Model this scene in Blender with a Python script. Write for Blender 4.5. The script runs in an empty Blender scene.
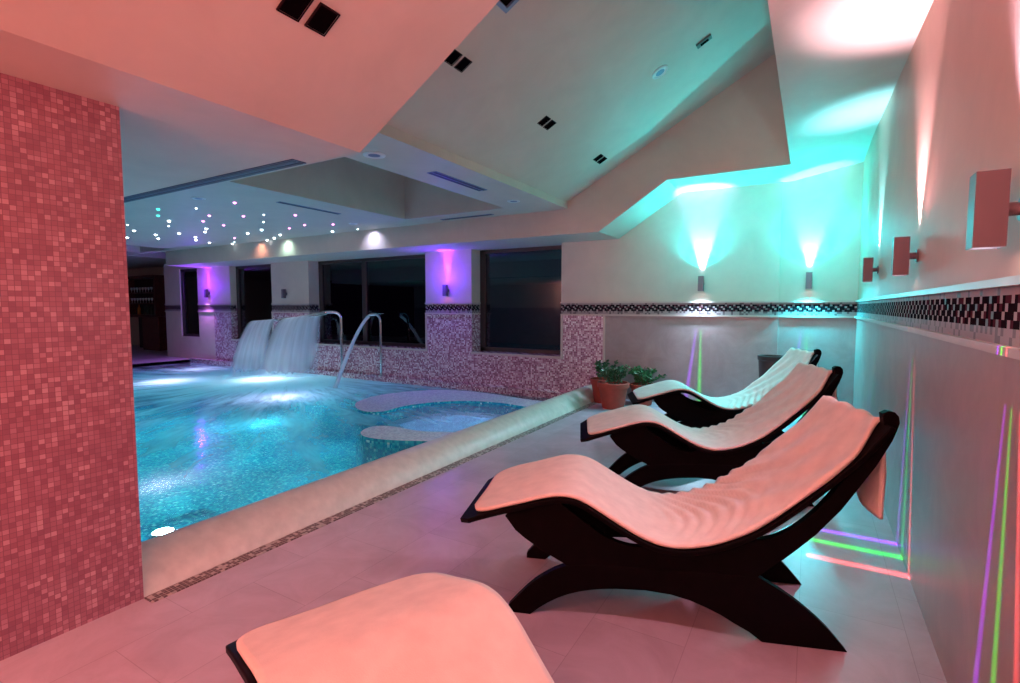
import bpy, bmesh, math, random
from math import sin, cos, pi, radians, atan2, sqrt, tan
from mathutils import Vector, Matrix
random.seed(7)
S = bpy.context.scene
COL = S.collection

# ------------------------------------------------------------------ helpers
class MB:
    def __init__(self):
        self.v = []; self.f = []; self.m = []
    def add(self, vs, fs, mi=0):
        o = len(self.v); self.v += [tuple(p) for p in vs]
        for f in fs:
            self.f.append([o + i for i in f]); self.m.append(mi)
        return self
    def quad(self, a, b, c, d, mi=0):
        return self.add([a, b, c, d], [(0, 1, 2, 3)], mi)
    def box(self, x0, x1, y0, y1, z0, z1, mi=0):
        vs = [(x0, y0, z0), (x1, y0, z0), (x1, y1, z0), (x0, y1, z0), (x0, y0, z1), (x1, y0, z1), (x1, y1, z1), (x0, y1, z1)]
        return self.add(vs, [(0, 3, 2, 1), (4, 5, 6, 7), (0, 1, 5, 4), (1, 2, 6, 5), (2, 3, 7, 6), (3, 0, 4, 7)], mi)
    def prism(self, poly, fn, h0, h1, mi=0):
        """poly: 2-D outline; fn(a, b, h) -> 3-D point; extruded from h0 to h1."""
        n = len(poly)
        vs = [fn(a, b, h0) for a, b in poly] + [fn(a, b, h1) for a, b in poly]
        fs = [tuple(range(n))[::-1], tuple(range(n, 2 * n))] + [(i, (i + 1) % n, n + (i + 1) % n, n + i) for i in range(n)]
        return self.add(vs, fs, mi)
    def tube(self, path, r, n=12, mi=0, cap=True):
        path = [Vector(p) for p in path]; rr = r if isinstance(r, (list, tuple)) else [r] * len(path)
        vs = []; fs = []
        t0 = (path[1] - path[0]).normalized()
        side = t0.orthogonal().normalized()
        for i, p in enumerate(path):
            t = (path[min(i + 1, len(path) - 1)] - path[max(i - 1, 0)]).normalized()
            side = (side - t * side.dot(t)).normalized(); up = t.cross(side)
            for k in range(n):
                a = 2 * pi * k / n; vs.append(p + (side * cos(a) + up * sin(a)) * rr[i])
        for i in range(len(path) - 1):
            for k in range(n):
                fs.append((i * n + k, i * n + (k + 1) % n, (i + 1) * n + (k + 1) % n, (i + 1) * n + k))
        if cap:
            fs.append(tuple(range(n))[::-1]); fs.append(tuple((len(path) - 1) * n + k for k in range(n)))
        return self.add(vs, fs, mi)
    def lathe(self, prof, c=(0, 0, 0), n=24, mi=0):
        vs = []; fs = []
        for r, z in prof:
            for k in range(n):
                a = 2 * pi * k / n; vs.append((c[0] + r * cos(a), c[1] + r * sin(a), c[2] + z))
        for i in range(len(prof) - 1):
            for k in range(n):
                fs.append((i * n + k, i * n + (k + 1) % n, (i + 1) * n + (k + 1) % n, (i + 1) * n + k))
        fs.append(tuple(range(n))[::-1]); fs.append(tuple((len(prof) - 1) * n + k for k in range(n)))
        return self.add(vs, fs, mi)
    def build(self, name, mats, parent=None, smooth=False, bevel=0.0, tri=False, fix=True):
        me = bpy.data.meshes.new(name)
        me.from_pydata(self.v, [], self.f)
        mats = mats if isinstance(mats, (list, tuple)) else [mats]
        for m in mats: me.materials.append(m)
        me.polygons.foreach_set('material_index', self.m)
        if fix or tri:
            bm = bmesh.new(); bm.from_mesh(me)
            if tri: bmesh.ops.triangulate(bm, faces=[f for f in bm.faces if len(f.verts) > 4])
            bmesh.ops.recalc_face_normals(bm, faces=bm.faces)
            bm.to_mesh(me); bm.free()
        o = bpy.data.objects.new(name, me); COL.objects.link(o)
        if smooth:
            me.polygons.foreach_set('use_smooth', [True] * len(me.polygons))
            if smooth != 'all':
                me.set_sharp_from_angle(angle=radians(40))
        if bevel:
            b = o.modifiers.new('edge', 'BEVEL'); b.width = bevel; b.segments = 2; b.limit_method = 'ANGLE'
        if parent: o.parent = parent
        return o

def tag(o, label, cat=None, group=None, kind=None):
    if label: o['label'] = label
    if cat: o['category'] = cat
    if group: o['group'] = group
    if kind: o['kind'] = kind
    return o
def struct(o, label, cat):
    return tag(o, label, cat, kind='structure')
def empty(name, loc=(0, 0, 0), rz=0.0):
    e = bpy.data.objects.new(name, None); COL.objects.link(e)
    e.location = loc; e.rotation_euler = (0, 0, rz); e.empty_display_size = .05
    return e
def copy_tree(o, parent=None):
    c = o.copy(); COL.objects.link(c)
    if parent: c.parent = parent
    for ch in [k for k in S.objects if k.parent == o]: copy_tree(ch, c)
    return c

# ------------------------------------------------------------------ materials
def new_mat(name):
    m = bpy.data.materials.new(name); m.use_nodes = True
    nt = m.node_tree; b = nt.nodes['Principled BSDF']
    return m, nt, b
def plain(name, c, rough=.5, metal=0.0, emit=None, es=0.0, coat=0.0, noise=0.0, nscale=8.0, bump=0.0, bscale=60.0, spec=.5):
    m, nt, b = new_mat(name)
    b.inputs['Base Color'].default_value = (*c, 1); b.inputs['Roughness'].default_value = rough; b.inputs['Metallic'].default_value = metal
    b.inputs['Specular IOR Level'].default_value = spec
    if coat: b.inputs['Coat Weight'].default_value = coat
    if emit:
        b.inputs['Emission Color'].default_value = (*emit, 1); b.inputs['Emission Strength'].default_value = es
    if noise or bump:
        tc = nt.nodes.new('ShaderNodeTexCoord')
    if noise:
        n = nt.nodes.new('ShaderNodeTexNoise'); n.inputs['Scale'].default_value = nscale; n.inputs['Detail'].default_value = 6
        nt.links.new(tc.outputs['Object'], n.inputs['Vector'])
        r = nt.nodes.new('ShaderNodeValToRGB')
        r.color_ramp.elements[0].position = .3; r.color_ramp.elements[1].position = .7
        r.color_ramp.elements[0].color = (*[k * (1 - noise) for k in c], 1); r.color_ramp.elements[1].color = (*[min(1, k * (1 + noise)) for k in c], 1)
        nt.links.new(n.outputs['Fac'], r.inputs['Fac']); nt.links.new(r.outputs['Color'], b.inputs['Base Color'])
    if bump:
        n2 = nt.nodes.new('ShaderNodeTexNoise'); n2.inputs['Scale'].default_value = bscale; n2.inputs['Detail'].default_value = 4
        nt.links.new(tc.outputs['Object'], n2.inputs['Vector'])
        bp = nt.nodes.new('ShaderNodeBump'); bp.inputs['Strength'].default_value = bump; bp.inputs['Distance'].default_value = .01
        nt.links.new(n2.outputs['Fac'], bp.inputs['Height']); nt.links.new(bp.outputs['Normal'], b.inputs['Normal'])
    return m
def N(nt, t, **kw):
    n = nt.nodes.new(t)
    for k, v in kw.items(): setattr(n, k, v)
    return n
def math_node(nt, op, a, b=None, c=None):
    n = nt.nodes.new('ShaderNodeMath'); n.operation = op
    for i, x in enumerate((a, b, c)):
        if x is None: continue
        if isinstance(x, (int, float)): n.inputs[i].default_value = x
        else: nt.links.new(x, n.inputs[i])
    return n.outputs[0]
def ramp(nt, fac, stops, interp='LINEAR'):
    r = nt.nodes.new('ShaderNodeValToRGB'); r.color_ramp.interpolation = interp
    e = r.color_ramp.elements
    while len(e) < len(stops): e.new(.5)
    for el, (p, c) in zip(e, stops): el.position = p; el.color = (*c, 1) if len(c) == 3 else c
    nt.links.new(fac, r.inputs['Fac']); return r.outputs['Color']
def tile_mat(name, size, stops, grout, gw=.09, rough=.25, flat=False, grid=None):
    """Small square tiles with a random colour each; object space."""
    m, nt, b = new_mat(name)
    tc = N(nt, 'ShaderNodeTexCoord'); sp = N(nt, 'ShaderNodeSeparateXYZ'); nt.links.new(tc.outputs['Object'], sp.inputs[0])
    if flat: u, v = sp.outputs[0], sp.outputs[1]
    else: u, v = math_node(nt, 'ADD', sp.outputs[0], sp.outputs[1]), sp.outputs[2]
    u = math_node(nt, 'DIVIDE', math_node(nt, 'ADD', u, .0137), size); v = math_node(nt, 'DIVIDE', math_node(nt, 'ADD', v, .0061), size)
    fu, fv = math_node(nt, 'FLOOR', u), math_node(nt, 'FLOOR', v)
    cb = N(nt, 'ShaderNodeCombineXYZ'); nt.links.new(fu, cb.inputs[0]); nt.links.new(fv, cb.inputs[1])
    wn = N(nt, 'ShaderNodeTexWhiteNoise', noise_dimensions='2D'); nt.links.new(cb.outputs[0], wn.inputs['Vector'])
    col = ramp(nt, wn.outputs['Value'], stops)
    du = math_node(nt, 'ABSOLUTE', math_node(nt, 'SUBTRACT', math_node(nt, 'FRACT', u), .5))
    dv = math_node(nt, 'ABSOLUTE', math_node(nt, 'SUBTRACT', math_node(nt, 'FRACT', v), .5))
    g = math_node(nt, 'GREATER_THAN', math_node(nt, 'MAXIMUM', du, dv), .5 - gw)
    mx = N(nt, 'ShaderNodeMix', data_type='RGBA'); nt.links.new(g, mx.inputs['Factor'])
    nt.links.new(col, mx.inputs['A']); mx.inputs['B'].default_value = (*grout, 1)
    nt.links.new(mx.outputs['Result'], b.inputs['Base Color']); b.inputs['Roughness'].default_value = rough
    return m

def tile3d(name, size, stops, rough=.85):
    """Speckled small mosaic for curved walls and all-round basins: one random colour per cell."""
    m, nt, b = new_mat(name)
    tc = N(nt, 'ShaderNodeTexCoord'); mp = N(nt, 'ShaderNodeVectorMath', operation='MULTIPLY_ADD')
    nt.links.new(tc.outputs['Object'], mp.inputs[0]); mp.inputs[1].default_value = (1 / size,) * 3; mp.inputs[2].default_value = (.31, .47, .23)
    fl = N(nt, 'ShaderNodeVectorMath', operation='FLOOR'); nt.links.new(mp.outputs[0], fl.inputs[0])
    wn = N(nt, 'ShaderNodeTexWhiteNoise', noise_dimensions='3D'); nt.links.new(fl.outputs[0], wn.inputs['Vector'])
    nt.links.new(ramp(nt, wn.outputs['Value'], stops), b.inputs['Base Color']); b.inputs['Roughness'].default_value = rough; b.inputs['Specular IOR Level'].default_value = .1
    return m

def plaster(name, c, var=.06):
    m, nt, b = new_mat(name)
    tc = N(nt, 'ShaderNodeTexCoord')
    n = N(nt, 'ShaderNodeTexNoise'); n.inputs['Scale'].default_value = 2.2; n.inputs['Detail'].default_value = 8; n.inputs['Roughness'].default_value = .65; n.inputs['Distortion'].default_value = .6
    nt.links.new(tc.outputs['Object'], n.inputs['Vector'])
    col = ramp(nt, n.outputs['Fac'], [(.3, tuple(k * (1 - var) for k in c)), (.7, tuple(min(1, k * (1 + var)) for k in c))])
    nt.links.new(col, b.inputs['Base Color']); b.inputs['Roughness'].default_value = .55; b.inputs['Specular IOR Level'].default_value = .3
    return m

def slab_tiles(name, c, tw, th, var, grout, rough, vertical=False, axis=0):
    m, nt, b = new_mat(name)
    tc = N(nt, 'ShaderNodeTexCoord'); sp = N(nt, 'ShaderNodeSeparateXYZ'); nt.links.new(tc.outputs['Object'], sp.inputs[0])
    if vertical: uu = math_node(nt, 'ADD', sp.outputs[0], sp.outputs[1]); vv = sp.outputs[2]
    else: uu, vv = sp.outputs[0], sp.outputs[1]
    cb = N(nt, 'ShaderNodeCombineXYZ'); nt.links.new(vv if not vertical else uu, cb.inputs[0]); nt.links.new(uu if not vertical else vv, cb.inputs[1])
    br = N(nt, 'ShaderNodeTexBrick'); br.offset = .5
    nt.links.new(cb.outputs[0], br.inputs['Vector'])
    br.inputs['Scale'].default_value = 1.0; br.inputs['Brick Width'].default_value = tw; br.inputs['Row Height'].default_value = th
    br.inputs['Mortar Size'].default_value = .0018; br.inputs['Mortar Smooth'].default_value = .2
    br.inputs['Color1'].default_value = (*[k * (1 - var) for k in c], 1); br.inputs['Color2'].default_value = (*[min(1, k * (1 + var)) for k in c], 1); br.inputs['Mortar'].default_value = (*grout, 1)
    n = N(nt, 'ShaderNodeTexNoise'); n.inputs['Scale'].default_value = 3.5; n.inputs['Detail'].default_value = 9; n.inputs['Roughness'].default_value = .65; n.inputs['Distortion'].default_value = .8
    nt.links.new(tc.outputs['Object'], n.inputs['Vector'])
    cl = ramp(nt, n.outputs['Fac'], [(.28, (.74, .70, .70)), (.72, (1.0, 1.0, 1.0))])
    mx = N(nt, 'ShaderNodeMix', data_type='RGBA', blend_type='MULTIPLY'); mx.inputs['Factor'].default_value = 1.0
    nt.links.new(br.outputs['Color'], mx.inputs['A']); nt.links.new(cl, mx.inputs['B'])
    nt.links.new(mx.outputs['Result'], b.inputs['Base Color']); b.inputs['Roughness'].default_value = rough
    return m

M = {}
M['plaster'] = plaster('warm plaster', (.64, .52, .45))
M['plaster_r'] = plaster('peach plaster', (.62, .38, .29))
M['ceil'] = plaster('ceiling plaster', (.64, .53, .46), .06)
M['floor'] = slab_tiles('beige floor tile', (.60, .48, .56), .60, .40, .05, (.45, .35, .41), .36)
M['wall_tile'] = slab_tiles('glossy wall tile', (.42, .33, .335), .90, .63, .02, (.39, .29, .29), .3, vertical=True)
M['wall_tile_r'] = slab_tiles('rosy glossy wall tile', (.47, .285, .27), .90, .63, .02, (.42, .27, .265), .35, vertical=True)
M['coping'] = plain('stone coping', (.66, .60, .53), .4, noise=.10, nscale=14)
M['mosaic_red'] = tile_mat('pillar mosaic', .021, [(0, (.27, .095, .135)), (.35, (.33, .125, .165)), (.75, (.38, .155, .20)), (.93, (.50, .25, .29)), (1, (.55, .31, .34))], (.22, .08, .11), .05, .35)
M['mosaic_wall'] = tile_mat('pool wall mosaic', .028, [(0, (.20, .05, .11)), (.3, (.40, .14, .24)), (.55, (.58, .32, .42)), (.8, (.80, .62, .68)), (1, (.92, .82, .86))], (.52, .36, .42), .08, .25)
M['mosaic_pool'] = tile3d('pool basin mosaic', .028, [(0, (.012, .27, .44)), (.4, (.02, .42, .55)), (.75, (.04, .58, .62)), (.93, (.16, .78, .70)), (1, (.6, .95, .9))])
M['mosaic_jac'] = tile3d('whirlpool wall mosaic', .022, [(0, (.62, .60, .70)), (.5, (.76, .74, .82)), (1, (.90, .89, .94))])
M['strip'] = tile_mat('floor strip mosaic', .020, [(0, (.07, .03, .035)), (.68, (.13, .06, .065)), (.70, (.42, .38, .35)), (1, (.6, .48, .44))], (.48, .39, .36), .06, .35, flat=True)
M['b_dark'] = plain('border dark tile', (.015, .010, .014), .9, spec=0)
M['b_red'] = plain('border red tile', (.08, .022, .035), .9, spec=0)
M['b_light'] = plain('border pale tile', (.36, .29, .30), .7, spec=.1)
M['b_grey'] = plain('border grey tile', (.16, .12, .135), .5, spec=.2)
M['trim'] = plain('pale stone bead', (.56, .45, .41), .4, noise=.05)
M['frame'] = plain('dark window frame', (.045, .03, .03), .35)
M['wood'] = plain('wenge wood', (.0035, .0015, .002), .5, noise=.3, nscale=20, spec=.06)
M['bar_wood'] = plain('red brown bar wood', (.10, .025, .02), .35, noise=.3, nscale=10)
M['bar_dark'] = plain('dark bar interior', (.02, .008, .012), .5)
M['towel'] = plain('cream towel', (.80, .69, .62), .95, bump=.12, bscale=300, spec=.1, noise=.07, nscale=14)
M['chrome'] = plain('chrome', (.75, .75, .78), .12, 1.0)
M['sconce'] = plain('brushed sconce metal', (.165, .135, .165), .42, .3)
M['black'] = plain('black recess', (.004, .002, .003), .8, spec=0)
M['bezel'] = plain('dark bezel', (.02, .006, .007), .5, spec=.1)
M['grille'] = plain('blue grey grille', (.20, .24, .38), .4, .2)
M['grille_deep'] = plain('deep blue grille', (.05, .075, .16), .4)
M['grille_dark'] = plain('grille gap', (.03, .04, .08), .5)
M['white_trim'] = plain('white fixture rim', (.75, .72, .72), .35)
M['terracotta'] = plain('terracotta', (.32, .05, .03), .75, noise=.12, nscale=12)
M['dark_pot'] = plain('dark pot', (.05, .03, .03), .6)
M['soil'] = plain('soil', (.03, .02, .015), .95, noise=.3, nscale=60)
M['leaf'] = plain('jade leaf', (.035, .11, .045), .35, noise=.35, nscale=30)
M['leaf2'] = plain('bushy leaf', (.03, .14, .04), .45, noise=.35, nscale=30)
M['stem'] = plain('stem', (.10, .08, .05), .7)
M['glassware'] = plain('clear glassware', (.8, .8, .85), .08)
M['bottle'] = plain('bottle glass', (.05, .06, .04), .1)
M['amber'] = plain('amber bottle', (.6, .18, .03), .15)
def emit(name, c, s): return plain(name, (.02, .02, .02), .4, emit=c, es=s)
M['star_w'] = emit('star white', (.75, .9, 1), 9); M['star_p'] = emit('star pink', (1, .30, .85), 4); M['star_g'] = emit('star green', (.05, 1, .75), 3)
M['lens_w'] = emit('lamp lens white', (1, .93, .95), 8); M['lens_v'] = emit('lamp lens violet', (1, .25, 1), 14); M['lens_c'] = emit('pool lamp lens', (.8, 1, 1), 30)
M['lens_off'] = plain('unlit lens', (.4, .4, .42), .2)

def glass_pane():
    m, nt, b = new_mat('night window glass'); nt.nodes.remove(b)
    out = nt.nodes['Material Output']
    t = N(nt, 'ShaderNodeBsdfTransparent'); t.inputs[0].default_value = (.35, .4, .45, 1)
    g = N(nt, 'ShaderNodeBsdfGlossy'); g.inputs['Roughness'].default_value = .01; g.inputs['Color'].default_value = (.9, .95, 1, 1)
    fr = N(nt, 'ShaderNodeFresnel'); fr.inputs['IOR'].default_value = 1.75
    mx = N(nt, 'ShaderNodeMixShader'); nt.links.new(fr.outputs[0], mx.inputs[0]); nt.links.new(t.outputs[0], mx.inputs[1]); nt.links.new(g.outputs[0], mx.inputs[2])
    nt.links.new(mx.outputs[0], out.inputs[0]); return m
M['pane'] = glass_pane()

def water_mat():
    m, nt, b = new_mat('pool water'); nt.nodes.remove(b)
    out = nt.nodes['Material Output']; L = nt.links.new
    tc = N(nt, 'ShaderNodeTexCoord')
    n = N(nt, 'ShaderNodeTexNoise'); n.inputs['Scale'].default_value = 3.0; n.inputs['Detail'].default_value = 5; L(tc.outputs['Object'], n.inputs['Vector'])
    bp = N(nt, 'ShaderNodeBump'); bp.inputs['Strength'].default_value = .35; bp.inputs['Distance'].default_value = .03; L(n.outputs['Fac'], bp.inputs['Height'])
    t = N(nt, 'ShaderNodeBsdfTransparent'); t.inputs[0].default_value = (.74, .95, 1, 1)
    g = N(nt, 'ShaderNodeBsdfGlossy'); g.inputs['Roughness'].default_value = .12; L(bp.outputs[0], g.inputs['Normal'])
    fr = N(nt, 'ShaderNodeFresnel'); fr.inputs['IOR'].default_value = 1.28; L(bp.outputs[0], fr.inputs['Normal'])
    mx = N(nt, 'ShaderNodeMixShader'); L(fr.outputs[0], mx.inputs[0]); L(t.outputs[0], mx.inputs[1]); L(g.outputs[0], mx.inputs[2])
    # froth drawn out from the place where the falling water lands
    mp = N(nt, 'ShaderNodeVectorMath', operation='SUBTRACT'); L(tc.outputs['Object'], mp.inputs[0]); mp.inputs[1].default_value = (-9.6, 6.9, 0)
    sp = N(nt, 'ShaderNodeSeparateXYZ'); L(mp.outputs[0], sp.inputs[0])
    r = math_node(nt, 'SQRT', math_node(nt, 'ADD', math_node(nt, 'POWER', math_node(nt, 'ABSOLUTE', sp.outputs[0]), 2.0), math_node(nt, 'POWER', math_node(nt, 'MULTIPLY', math_node(nt, 'ABSOLUTE', sp.outputs[1]), 1.0), 2.0)))
    an = math_node(nt, 'ARCTAN2', sp.outputs[1], sp.outputs[0])
    cb = N(nt, 'ShaderNodeCombineXYZ'); L(math_node(nt, 'MULTIPLY', an, 9.0), cb.inputs[0]); L(math_node(nt, 'MULTIPLY', r, .55), cb.inputs[1])
    ns = N(nt, 'ShaderNodeTexNoise'); ns.inputs['Scale'].default_value = 1.6; ns.inputs['Detail'].default_value = 6; ns.inputs['Roughness'].default_value = .6; ns.inputs['Distortion'].default_value = .5
    L(cb.outputs[0], ns.inputs['Vector'])
    streak = math_node(nt, 'MULTIPLY', math_node(nt, 'SUBTRACT', ns.outputs['Fac'], .33), 2.3)
    fall = N(nt, 'ShaderNodeMapRange'); fall.inputs['From Min'].default_value = 2.1; fall.inputs['From Max'].default_value = 9.6; fall.inputs['To Min'].default_value = 1.0; fall.inputs['To Max'].default_value = 0.0
    L(r, fall.inputs['Value'])
    core = N(nt, 'ShaderNodeMapRange'); core.inputs['From Min'].default_value = 1.2; core.inputs['From Max'].default_value = 3.6; core.inputs['To Min'].default_value = 1.0; core.inputs['To Max'].default_value = 0.0
    L(r, core.inputs['Value'])
    fm = math_node(nt, 'ADD', math_node(nt, 'MULTIPLY', streak, fall.outputs[0]), math_node(nt, 'MULTIPLY', core.outputs[0], .8))
    cl = N(nt, 'ShaderNodeClamp'); L(fm, cl.inputs[0]); cl.inputs['Max'].default_value = .85
    d = N(nt, 'ShaderNodeBsdfDiffuse'); d.inputs[0].default_value = (.85, .93, .97, 1)
    tl = N(nt, 'ShaderNodeBsdfTranslucent'); tl.inputs[0].default_value = (.85, .95, 1, 1)
    fx = N(nt, 'ShaderNodeMixShader'); fx.inputs[0].default_value = .55; L(d.outputs[0], fx.inputs[1]); L(tl.outputs[0], fx.inputs[2])
    mm = N(nt, 'ShaderNodeMixShader'); L(cl.outputs[0], mm.inputs[0]); L(mx.outputs[0], mm.inputs[1]); L(fx.outputs[0], mm.inputs[2])
    L(mm.outputs[0], out.inputs[0]); return m
M['water'] = water_mat()

def fall_mat():
    m, nt, b = new_mat('falling water'); nt.nodes.remove(b)
    out = nt.nodes['Material Output']; L = nt.links.new
    uv = N(nt, 'ShaderNodeUVMap'); mp = N(nt, 'ShaderNodeMapping'); L(uv.outputs[0], mp.inputs[0]); mp.inputs['Scale'].default_value = (6, .4, 1)
    n = N(nt, 'ShaderNodeTexNoise'); n.inputs['Scale'].default_value = 2; n.inputs['Detail'].default_value = 5; L(mp.outputs[0], n.inputs['Vector'])
    f = N(nt, 'ShaderNodeMapRange'); f.inputs['From Min'].default_value = .25; f.inputs['From Max'].default_value = .75; f.inputs['To Min'].default_value = .5; f.inputs['To Max'].default_value = .8
    L(n.outputs['Fac'], f.inputs['Value'])
    sx = N(nt, 'ShaderNodeSeparateXYZ'); L(uv.outputs[0], sx.inputs[0])
    ed = N(nt, 'ShaderNodeMapRange', interpolation_type='SMOOTHSTEP'); ed.inputs['From Min'].default_value = 0; ed.inputs['From Max'].default_value = .16
    L(math_node(nt, 'MINIMUM', sx.outputs[0], math_node(nt, 'SUBTRACT', 1.0, sx.outputs[0])), ed.inputs['Value'])
    bt = N(nt, 'ShaderNodeMapRange', interpolation_type='SMOOTHSTEP'); bt.inputs['From Min'].default_value = 1.0; bt.inputs['From Max'].default_value = .75; L(sx.outputs[1], bt.inputs['Value'])
    fac = math_node(nt, 'MULTIPLY', f.outputs[0], math_node(nt, 'MULTIPLY', math_node(nt, 'ADD', math_node(nt, 'MULTIPLY', ed.outputs[0], .75), .25), math_node(nt, 'ADD', math_node(nt, 'MULTIPLY', bt.outputs[0], .7), .3)))
    t = N(nt, 'ShaderNodeBsdfTransparent'); t.inputs[0].default_value = (.93, .96, 1, 1)
    d = N(nt, 'ShaderNodeBsdfDiffuse'); d.inputs[0].default_value = (.93, .96, 1, 1)
    tl = N(nt, 'ShaderNodeBsdfTranslucent'); tl.inputs[0].default_value = (.95, .97, 1, 1)
    a = N(nt, 'ShaderNodeMixShader'); a.inputs[0].default_value = .5; L(d.outputs[0], a.inputs[1]); L(tl.outputs[0], a.inputs[2])
    mx = N(nt, 'ShaderNodeMixShader'); L(fac, mx.inputs[0]); L(t.outputs[0], mx.inputs[1]); L(a.outputs[0], mx.inputs[2])
    L(mx.outputs[0], out.inputs[0]); return m
M['fall'] = fall_mat()

# ------------------------------------------------------------------ room shell
XR, YB, YN, XL = .486, 7.5, -2.5, -15.6     # right wall, window wall, wall behind the camera, left end
XP = -2.72                                   # aisle face of the mosaic partition
WZ = -.08                                    # water level

b = MB(); b.box(-2.72, XR + .2, YN - .2, YB + .3, -.15, 0)
struct(b.build('floor', M['floor']), 'beige stone tile floor of the lounge aisle', 'floor')
b = MB(); b.box(-2.72, -2.64, 1.145, YB - .02, 0, .004)
struct(b.build('trim_1', M['strip']), 'brown mosaic strip set in the floor along the pool kerb', 'trim')
# pool kerb with a rounded shoulder
prof = [(-2.72, 0.0), (-2.725, .012), (-2.745, .055), (-2.78, .10), (-2.825, .138), (-2.87, .163), (-2.92, .178), (-2.955, .18), (-2.98, .172), (-2.992, .15), (-2.992, -.3), (-2.72, -.3)]
b = MB(); b.prism(prof, lambda a, z, h: (a, h, z), 1.145, YB - .02)
struct(b.build('pool_kerb', M['coping'], smooth=True), 'long rounded pale stone kerb between pool and loungers', 'kerb')
# mosaic partition
b = MB(); b.box(-3.06, XP, YN, 1.145, -.15, 2.3)
struct(b.build('wall_partition', M['mosaic_red']), 'partition wall covered in small red pink mosaic tiles', 'wall')

# right wall: upper plaster, lower tile
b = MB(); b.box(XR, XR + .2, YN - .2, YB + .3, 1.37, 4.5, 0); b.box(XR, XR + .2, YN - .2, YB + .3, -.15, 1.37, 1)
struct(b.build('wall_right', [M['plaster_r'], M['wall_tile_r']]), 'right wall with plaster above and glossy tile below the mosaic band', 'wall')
# wall behind the camera
b = MB(); b.box(-15.8, XR, YN - .2, YN, 1.37, 4.5, 0); b.box(-15.8, XR, YN - .2, YN, -1.2, 1.37, 1)
struct(b.build('wall_near', [M['plaster'], M['wall_tile']]), 'plaster wall at the near end of the room', 'wall')

# window wall: piers between the openings (x0, x1)
wins = [(-5.21, -3.46), (-9.58, -6.26), (-12.55, -10.89), (-14.9, -14.02)]
SILL, HEAD, RV = .60, 2.425, .27
piers = [(-3.46, -2.73), (-6.26, -5.21), (-10.89, -9.58), (-14.02, -12.55), (-15.7, -14.9)]
b = MB()
b.box(-2.73, -.36, YB, YB + .3, 1.37, 3.3, 0); b.box(-2.73, -.36, YB, YB + .3, -.15, 1.37, 1)
b.box(-.36, XR, YB + .035, YB + .3, 1.37, 3.3, 0); b.box(-.36, XR, YB + .035, YB + .3, -.15, 1.37, 1)
for x0, x1 in piers:
    b.box(x0, x1, YB, YB + .42, 1.37, 2.6, 0)
    if x0 > -13: b.box(x0, x1, YB, YB + .42, SILL, 1.37, 2)
    elif x0 > -14.5: b.box(-13.3, x1, YB, YB + .42, SILL, 1.37, 2); b.box(x0, -13.3, YB, YB + .42, SILL, 1.37, 0)
    else: b.box(x0, x1, YB, YB + .42, SILL, 1.37, 0)
for x0, x1 in wins: b.box(x0, x1, YB, YB + .42, HEAD, 2.6, 0)
b.box(-13.3, -2.73, YB, YB + .42, -1.2, SILL, 2)
b.box(-15.7, -13.3, YB, YB + .42, -1.2, SILL, 0)
struct(b.build('wall_back', [M['plaster'], M['wall_tile'], M['mosaic_wall']]), 'back wall with plaster, pink mosaic dado and dark windows', 'wall')

# bead around windows and mosaic edge
b = MB()
for x0, x1 in wins[:3]:
    b.box(x0 - .0, x1 + .04, YB - .03, YB + .0, SILL - .035, SILL, 0)
    b.box(x1, x1 + .03, YB - .02, YB, SILL, 1.265, 0)
b.box(-2.745, -2.715, YB - .02, YB, -.0, 1.265, 0)
struct(b.build('trim_2', M['trim']), 'pale bead along the window sills and mosaic edges', 'trim')

# windows
for i, (x0, x1) in enumerate(wins, 1):
    w = empty('window_%d' % i, ((x0 + x1) / 2, YB + RV, SILL)); c = (x0 + x1) / 2
    w.location.y = YB + [RV, RV, .16, .03][i - 1]
    struct(w, ['dark window nearest the plain lounge wall', 'wide dark window behind the water spouts', 'dark window left of the lamp plaque pier', 'narrow dark window at the bar end'][i - 1], 'window')
    m = MB(); hw = (x1 - x0) / 2; t = .07
    for a, bb, z0, z1 in ((-hw, -hw + t + .04, 0, HEAD - SILL), (hw - t, hw, 0, HEAD - SILL), (-hw, hw, 0, t), (-hw, hw, HEAD - SILL - t, HEAD - SILL)):
        m.box(a, bb, 0, .07, z0, z1)
    if i == 2:
        m.box(-.30, -.18, 0, .07, 0, HEAD - SILL)
    m.build('frame', M['frame'], w, bevel=.006)
    g = MB(); g.box(-hw + .05, hw - .05, .03, .045, .05, HEAD - SILL - .05); g.build('pane', M['pane'], w)

# mosaic band and its beads
PAT = ["LLLL", "DDLD", "LDDD", "DLDD", "DDDL", "LGLL", "LLLL"]
def border_run(mb, p0, p1, nrm):
    p0, p1 = Vector(p0), Vector(p1); d = p1 - p0; n = max(4, int(round(d.length / .026)))
    for i in range(n):
        a, c = p0 + d * (i / n), p0 + d * ((i + 1) / n)
        for r in range(7):
            z1 = 1.458 - r * .02386; z0 = z1 - .02386
            k = PAT[r][i % 4]; mi = {'D': 0, 'G': 4, 'L': 2}[k]
            if k == 'D' and random.random() < .25: mi = 1
            if k == 'L' and random.random() < .2: mi = 4
            mb.quad((a.x + nrm[0], a.y + nrm[1], z0), (c.x + nrm[0], c.y + nrm[1], z0), (c.x + nrm[0], c.y + nrm[1], z1), (a.x + nrm[0], a.y + nrm[1], z1), mi)
def bead(mb, x0, x1, y0, y1, mi=3):
    mb.box(x0, x1, y0, y1, 1.458, 1.482, mi); mb.box(x0, x1, y0, y1, 1.266, 1.291, mi)
bm_ = [M['b_dark'], M['b_red'], M['b_light'], M['trim'], M['b_grey']]
b = MB(); border_run(b, (XR, YN, 0), (XR, YB, 0), (-.004, 0)); bead(b, XR - .028, XR, YN, YB)
struct(b.build('trim_3', bm_, fix=False), 'dark and pale mosaic band along the right wall', 'trim')
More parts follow.
